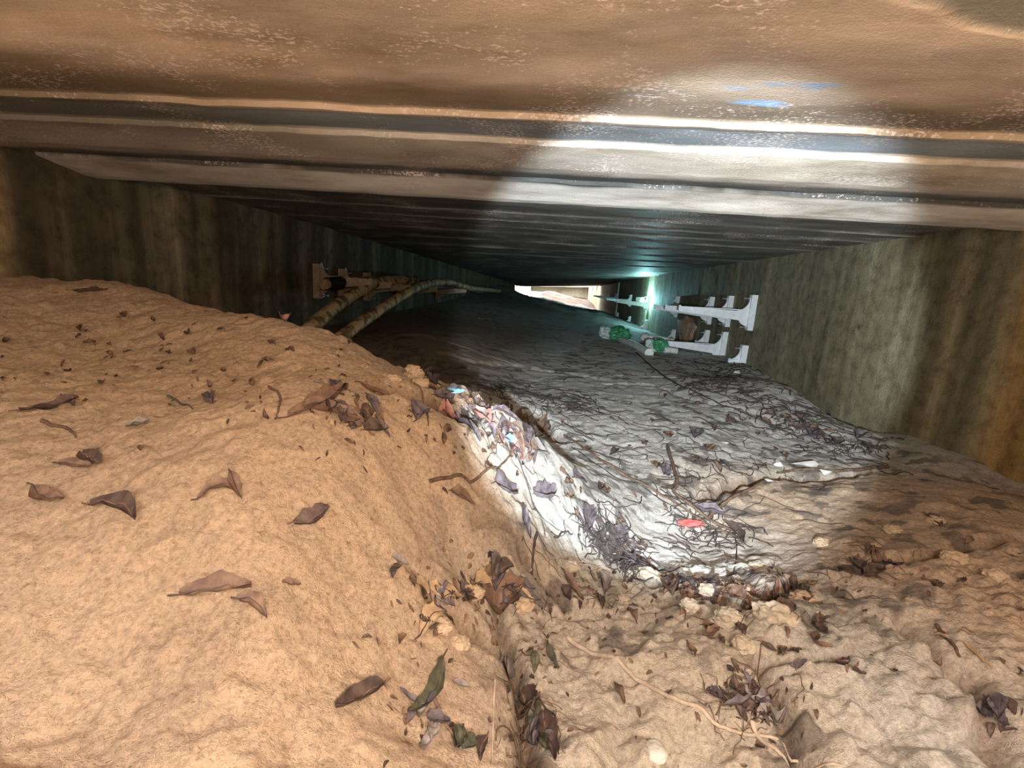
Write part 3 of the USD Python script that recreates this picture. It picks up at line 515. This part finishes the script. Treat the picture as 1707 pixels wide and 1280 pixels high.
def mat_of_roots(name, label, zones, count, rad, length, seed, m=M_root, dirn=None, hump=.0):
    r_ = np.random.default_rng(seed); parts = []
    for _ in range(count):
        x, y, sx, sy = zones[r_.integers(len(zones))]
        p = hit(x + r_.normal(0, sx), y + r_.normal(0, sy)); an = r_.uniform(0, 2 * math.pi) if dirn is None else dirn + r_.normal(0, .5)
        pts = [p[:2]]; L = length * r_.uniform(.4, 1.5) * (.6 + .4 * p[1])
        for _ in range(6): an += r_.normal(0, .45); pts.append(pts[-1] + L / 6 * np.array([math.cos(an), math.sin(an)]))
        q = spline(np.array([[*u, 0] for u in pts]), 2); q[:, 0] = np.clip(q[:, 0], XL + .02, XR - .02); q[:, 2] = zfn(q[:, :2]) + r_.uniform(0, .004) + hump * r_.random() * np.sin(np.linspace(0, math.pi, len(q)))
        parts.append(tube(q, rad * r_.uniform(.5, 1.4) * (.5 + .5 * p[1]), 4, False))
    tag(obj(name, cat_(parts), m), label, 'roots', None, 'stuff')
mat_of_roots('root_tangle', 'dense dark tangle of wet roots at the edge of the torch light', [(1010, 895, 18, 12), (1035, 915, 20, 12), (1055, 940, 14, 8)], 300, .0012, .05, 1, hump=.010)
mat_of_roots('root_tangle', 'dark roots spread around the red scrap', [(1170, 870, 25, 14), (1150, 905, 20, 14), (1210, 900, 18, 20), (1130, 820, 10, 30)], 120, .0011, .06, 2, hump=.005)
mat_of_roots('root_tangle', 'bluish-black root mat on the silt along the right wall', [(1200, 620, 40, 14), (1250, 660, 40, 18), (1330, 700, 35, 18), (1410, 745, 40, 12), (1180, 640, 30, 10)], 420, .0011, .06, 3, hump=.010)
mat_of_roots('root_tangle', 'dark roots on the upper silt left of centre', [(930, 665, 25, 7), (850, 650, 25, 7), (960, 675, 20, 6)], 170, .0011, .06, 4, hump=.005)
mat_of_roots('fine_roots', 'hair-fine dark roots netting the torch-lit silt', [(1000, 700, 100, 45), (1100, 760, 110, 50), (960, 800, 70, 60), (1200, 780, 90, 45), (1000, 610, 120, 22)], 190, .0009, .10, 5, hump=.003)
mat_of_roots('fine_roots', 'hair-fine roots among the foreground clods', [(1200, 990, 90, 30), (900, 1010, 60, 40), (1240, 1170, 40, 30), (900, 1200, 30, 50), (1420, 960, 80, 30)], 150, .0008, .05, 6, M_twig, hump=.006)

# ------------------------------------------------------------------ leaves
def leaf(a, b, wr, tone, label, group=None, curl=.25, lift=.002, seed=0, name='leaf', stem=True):
    r_ = np.random.default_rng(seed + 900)
    p, q = hit(*a), hit(*b)
    most = min(.15, 1.35 * math.hypot(b[0] - a[0], b[1] - a[1]) * p[1] / F_PX + .006); got = np.linalg.norm((q - p)[:2])
    if got > most: q = p + (q - p) * most / got; q[2] = ground(q[0], q[1])
    L = np.linalg.norm((q - p)[:2]); d = (q - p)[:2] / max(L, 1e-6); s = np.array([-d[1], d[0]]); L = max(L, .008); W = L * wr
    nu, nv = 10, 7; u = np.linspace(0, 1, nu); vv = np.linspace(-1, 1, nv)
    U, V = np.meshgrid(u, vv, indexing='ij'); w = W / 2 * np.sin(np.pi * np.clip(U * .94 + .03, 0, 1)) ** .8 * (1 - .25 * U) * (1 + .12 * np.sin(U * 19 + seed))
    bend = r_.uniform(-.12, .12) * L
    x = p[0] + d[0] * U * L + s[0] * (V * w + bend * np.sin(np.pi * U)); y = p[1] + d[1] * U * L + s[1] * (V * w + bend * np.sin(np.pi * U))
    zb = zfn(np.stack([x, y], -1).reshape(-1, 2)).reshape(x.shape)
    zc = zb[:, nv // 2]; zc = np.maximum(np.convolve(np.pad(zc, 2, mode='edge'), np.ones(5) / 5, 'valid'), zc - .004)
    cu = curl * W * r_.uniform(.5, 1.3); z = np.maximum(zb + .0006, .35 * zb + .65 * zc[:, None]) + lift + cu * V ** 2 * (.4 + .6 * np.sin(np.pi * U)) + .35 * cu * (U ** 2) * r_.uniform(0, 1.2) + .05 * W * np.abs(V) + .06 * W * np.sin(U * 14 + V * 3 + seed)
    topv = np.stack([x, y, z], -1).reshape(-1, 3); v = np.vstack([topv, topv - [0, 0, .0007]])
    f = grid_faces(nu, nv); n = nu * nv; rim = np.concatenate([np.arange(nu) * nv, (nu - 1) * nv + np.arange(1, nv), np.arange(nu - 2, -1, -1) * nv + nv - 1, np.arange(nv - 2, 0, -1)])
    r2 = np.roll(rim, -1); f = np.vstack([f[:, ::-1], f + n, np.stack([rim, r2, r2 + n, rim + n], 1)])
    if name is None: return v, f
    o_ = p.copy(); mt = LEAF[tone]
    if stem and L > .03:
        t = thing(name, label, 'leaf', o_, group); obj('blade', (v - o_, f), mt, t, True)
        c0_ = topv.reshape(nu, nv, 3)[:, nv // 2] - o_; obj('midrib', tube(np.vstack([c0_[0] - np.array([*d, 0]) * L * .16, c0_]) + [0, 0, .0004], np.linspace(.0011, .0004, nu + 1), 5), LEAF['dark' if tone != 'dark' else 'brown'], t)
        return t
    m_ = usdkit.mesh(stage, path_for(name), (v - o_, f), mt, smooth=True); UsdGeom.Xformable(m_).AddTranslateOp().Set(Gf.Vec3d(*map(float, o_))); return tag(m_.GetPrim(), label, 'leaf', group)
LV = [((32, 686), (132, 668), .30, 'dark', 'big dark curled leaf at far left of the sand bank', .5), ((105, 664), (131, 682), .25, 'brown', 'small folded brown leaf touching the big left leaf', .4),
      ((120, 487), (180, 486), .25, 'dark', 'dark leaf lying on the crest of sand bank at left', .2), ((470, 533), (500, 528), .5, 'pink', 'reddish leaf standing on the crest of the sand bank', .6),
      ((505, 688), (590, 650), .28, 'brown', 'slanting brown leaf in the cluster on the sand bank', .35), ((480, 700), (606, 712), .26, 'brown', 'long level brown leaf in the cluster on the sand bank', .3),
      ((560, 660), (588, 636), .6, 'dark', 'small dark upright leaf above the slanting brown leaf', .5), ((612, 660), (632, 700), .40, 'purple', 'purplish leaf in the middle of the sand bank cluster', .4), ((600, 640), (650, 665), .35, 'brown', 'brown leaf at upper right of the sand bank cluster', .4),
      ((620, 700), (650, 735), .4, 'purple', 'dark leaf at the lower end of the sand bank cluster', .4), ((350, 662), (362, 705), .35, 'purple', 'crumpled purple leaf in the middle of the sand bank', .6), ((210, 715), (250, 706), .6, 'grey', 'grey folded leaf near lower edge of the sand bank', .4),
      ((693, 708), (716, 690), .8, 'purple', 'broad dark leaf right of the cluster, on bare sand', .5), ((726, 672), (716, 712), .35, 'brown', 'narrow brown leaf beside the broad dark leaf', .5),
      ((752, 822), (792, 848), .35, 'brown', 'reddish brown leaf at the edge of the torch light on sand', .3), ((826, 808), (868, 826), .55, 'purple', 'blue-grey leaf lying flat at left edge of the torch light', .25), ((890, 824), (938, 816), .35, 'purple', 'arched dark leaf beside the blue-grey leaf', .6),
      ((875, 848), (884, 905), .35, 'purple', 'dark leaf hanging at the left end of the notch', .4), ((992, 848), (978, 895), .35, 'purple', 'dark leaf just above the root tangle', .4),
      ((822, 990), (835, 940), .6, 'purple', 'broad bluish leaf standing in the foreground at left', .5), ((800, 1000), (885, 975), .35, 'brown', 'large brown leaf below the broad bluish leaf', .5), ((862, 985), (888, 1025), .35, 'purple', 'dark purple leaf tip behind the large brown leaf', .5),
      ((940, 952), (972, 1004), .30, 'brown', 'slender brown leaf pointing down the foreground bank', .4), ((996, 960), (1009, 998), .4, 'grey', 'grey-brown leaf right of the slender brown leaf', .4), ((936, 985), (950, 1010), .8, 'dark', 'curled dark leaf in the foreground hollow', .9),
      ((738, 1100), (682, 1200), .20, 'green', 'long dark green blade-like leaf at bottom left', .3), ((755, 1140), (782, 1150), .5, 'grey', 'small grey three-pointed leaf on yellow sand', .3), ((888, 1090), (890, 1128), .5, 'green', 'small dark leaf in the foreground furrow', .5), ((912, 1075), (930, 1120), .25, 'green', 'thin olive leaf on the grey foreground silt', .4),
      ((1026, 1145), (1040, 1182), .35, 'brown', 'brown pod-like leaf on the grey foreground silt', .7), ((905, 1190), (925, 1275), .35, 'dark', 'long dark leaf at the bottom edge, grey furrow', .4), ((845, 1100), (850, 1170), .3, 'grey', 'greyish leaf against the furrow side', .4),
      ((700, 1065), (765, 1055), .35, 'tan', 'pale tan leaf half sunk in yellow sand', .2), ((812, 1235), (800, 1278), .4, 'dark', 'dark leaf at the bottom edge beside the straw', .4), ((1395, 950), (1432, 968), .4, 'dark', 'dark leaf on the brown mud at right', .4), ((1440, 960), (1470, 950), .6, 'dark', 'folded dark leaf right of the mud leaf', .5),
      ((1545, 860), (1570, 880), .4, 'dark', 'small dark leaf up the brown mud at far right', .4), ((760, 690), (800, 745), .25, 'purple', 'long purple leaf down left side of the drift', .4), ((1060, 1040), (1048, 1010), .4, 'brown', 'brown leaf tip among the foreground clods', .5),
      ((1205, 870), (1240, 912), .22, 'dark', 'sharp black leaf blade over the red scrap', .3), ((1160, 848), (1205, 862), .5, 'purple', 'bluish leaf just above the red scrap', .4), ((640, 1150), (560, 1190), .3, 'dark', 'dark leaf on near sand at lower left', .3), ((300, 1000), (420, 985), .3, 'brown', 'brown leaf on near sand at the left', .3), ((150, 850), (230, 880), .35, 'dark', 'dark leaf on the left near sand under the twig', .3)]
for n, (a, b, w, tone, l, cu) in enumerate(LV): leaf(a, b, w, tone, l, None, cu, .002, n)
TONE = dict(brown='brown', dark='blackish', purple='purplish', green='dark green', grey='greyish', tan='tan', pink='reddish')
DR = [  # zones of leaf litter: centre line, spread, number, pixel length, main angle, tones, label, group
    ([(770, 680), (830, 720), (890, 760)], 16, 46, 36, 55, ['purple', 'purple', 'grey', 'dark', 'brown', 'pink'], 'in the drift on the lit slope', 'leaves of the drift on the slope'),
    ([(720, 650), (760, 665), (860, 690), (920, 725)], 9, 26, 26, 30, ['dark', 'brown', 'brown', 'purple'], 'along the shadow edge', 'leaves along the shadow edge'),
    ([(1110, 985), (1200, 990), (1290, 1000), (1340, 980)], 18, 58, 30, 50, ['dark', 'dark', 'brown', 'brown', 'purple'], 'in the foreground litter band', 'leaves in the foreground litter band'),
    ([(1215, 1150), (1255, 1180), (1290, 1210)], 16, 32, 34, 40, ['purple', 'dark', 'grey', 'dark'], 'in the heap by the stick', 'leaves in the heap by the stick'),
    ([(760, 985), (830, 985), (890, 1000)], 20, 32, 30, 20, ['brown', 'dark', 'purple', 'tan'], 'at the head of the furrow', 'leaves at the head of the furrow'),
    ([(880, 1190), (905, 1240)], 12, 12, 40, 85, ['dark', 'purple', 'green'], 'lining the furrow', 'leaves lining the furrow'),
    ([(1040, 905), (1065, 935)], 12, 12, 22, 45, ['dark', 'purple'], 'in the root tangle', 'leaves in the root tangle'),
    ([(1290, 690), (1380, 735), (1460, 750)], 13, 26, 22, 30, ['dark', 'purple', 'green'], 'along the right wall', 'leaves along the right wall'),
    ([(560, 690), (640, 720)], 16, 14, 30, 30, ['brown', 'dark', 'purple'], 'in the sand bank cluster', 'leaf bits on the sand bank'),
    ([(1420, 940), (1500, 930), (1600, 1100)], 22, 12, 26, 40, ['dark', 'brown'], 'on the brown mud', 'leaf bits on the brown mud'),
    ([(1650, 1170), (1660, 1230)], 12, 9, 40, 70, ['purple', 'dark'], 'in the lower right hole', 'leaves in the lower right hole'),
    ([(700, 1150), (690, 1230), (780, 1240)], 18, 12, 36, 100, ['purple', 'grey', 'green'], 'on the bottom sand', 'leaves on the bottom sand'),
    ([(60, 760), (250, 800), (500, 900), (300, 1150)], 50, 9, 50, 10, ['brown', 'dark', 'brown'], 'on the near left sand', 'leaves on the near left sand'),
    ([(1120, 730), (1180, 780), (950, 790), (1050, 850)], 30, 20, 22, 60, ['dark', 'purple'], 'on the torch-lit silt', 'leaf bits on the torch-lit silt'),
    ([(1000, 1010), (1250, 1060), (1150, 1100)], 40, 14, 22, 45, ['brown', 'dark'], 'among the foreground clods', 'leaf bits among the clods'),
    ([(670, 960), (740, 1000), (720, 1040)], 22, 26, 26, 20, ['brown', 'grey', 'purple', 'tan'], 'in the litter by the yellow sand', 'leaves by the yellow sand'),
    ([(1180, 1100), (1330, 1060), (1400, 1130)], 30, 16, 24, 40, ['dark', 'brown', 'purple'], 'among the right foreground clods', 'leaf bits among the right clods'),
    ([(60, 540), (250, 600), (450, 640)], 35, 24, 12, 10, ['brown', 'dark'], 'crumb on the smooth sand', 'leaf crumbs on the sand bank')]
allspec = []
for z, (line, sp_, cnt, ln_, an_, tones, lab, grp) in enumerate(DR):
    line = np.array(line, float)
    for n in range(cnt):
        t_ = rnd.random() * (len(line) - 1); i = min(int(t_), len(line) - 2); c = line[i] + (line[i + 1] - line[i]) * (t_ - i) + [rnd.gauss(0, sp_), rnd.gauss(0, sp_ * .6)]
        an = math.radians(an_ + rnd.gauss(0, 40)); L = ln_ * rnd.uniform(.55, 1.35) / 2; dv = np.array([math.cos(an), math.sin(an)]) * L
        c[1] = min(c[1], 1290); allspec.append((L, z, c[0], c - dv, c + dv, rnd.uniform(.3, .6), tones[n % len(tones)], rnd.uniform(.1, .45), rnd.uniform(.001, .006), z * 100 + n))
allspec.sort(key=lambda q: -q[0])
seen = {}
for L, z, x, a, b, w, tone, cu, li, n in sorted(allspec[:250], key=lambda q: q[2]):      # the 250 that show largest, each a leaf of its own
    k = seen[z, tone] = seen.get((z, tone), -1) + 1
    leaf(tuple(a), tuple(b), w, tone, f'{TONE[tone]} leaf {DR[z][6]}, {ORD[k]} {TONE[tone]} one there from the left', DR[z][7], cu, li, n)
bits = [leaf(tuple(a), tuple(b), w, tone, '', None, cu, li, n, None) for L, z, x, a, b, w, tone, cu, li, n in allspec[250:]]
for cx0, cy0, sx, sy, cnt in [(1150, 990, 170, 28, 70), (800, 1000, 80, 40, 60), (1250, 1180, 60, 40, 40), (1000, 1080, 160, 60, 30), (880, 1180, 30, 70, 60), (300, 620, 250, 60, 70), (600, 690, 60, 35, 60), (840, 715, 60, 30, 90), (1300, 700, 90, 35, 90), (1100, 800, 140, 70, 25), (1500, 1000, 120, 80, 40), (700, 1150, 50, 80, 25)]:
    for n in range(cnt):
        c = np.array([np.clip(rnd.gauss(cx0, sx), 5, 1700), np.clip(rnd.gauss(cy0, sy), 530, 1285)]); an = rnd.uniform(0, 2 * math.pi); dv = np.array([math.cos(an), math.sin(an)]) * math.exp(rnd.uniform(.3, 2.2))
        bits.append(leaf(tuple(c - dv), tuple(c + dv), rnd.uniform(.12, .6), 'dark', '', None, .3, .001, n, None))
bv_, bf_, o = [], [], 0
for v, f in bits: bv_.append(v); bf_.append(f + o); o += len(v)
tag(obj('leaf_litter', (np.vstack(bv_), np.vstack(bf_)), mat('leaf_crumbs', (.045, .032, .028), (.20, .125, .085), 45, .7, .0004, 200, lo=.42, hi=.58)), 'crumbs and broken bits of dry leaf strewn over sand and mud', 'leaf litter', None, 'stuff')
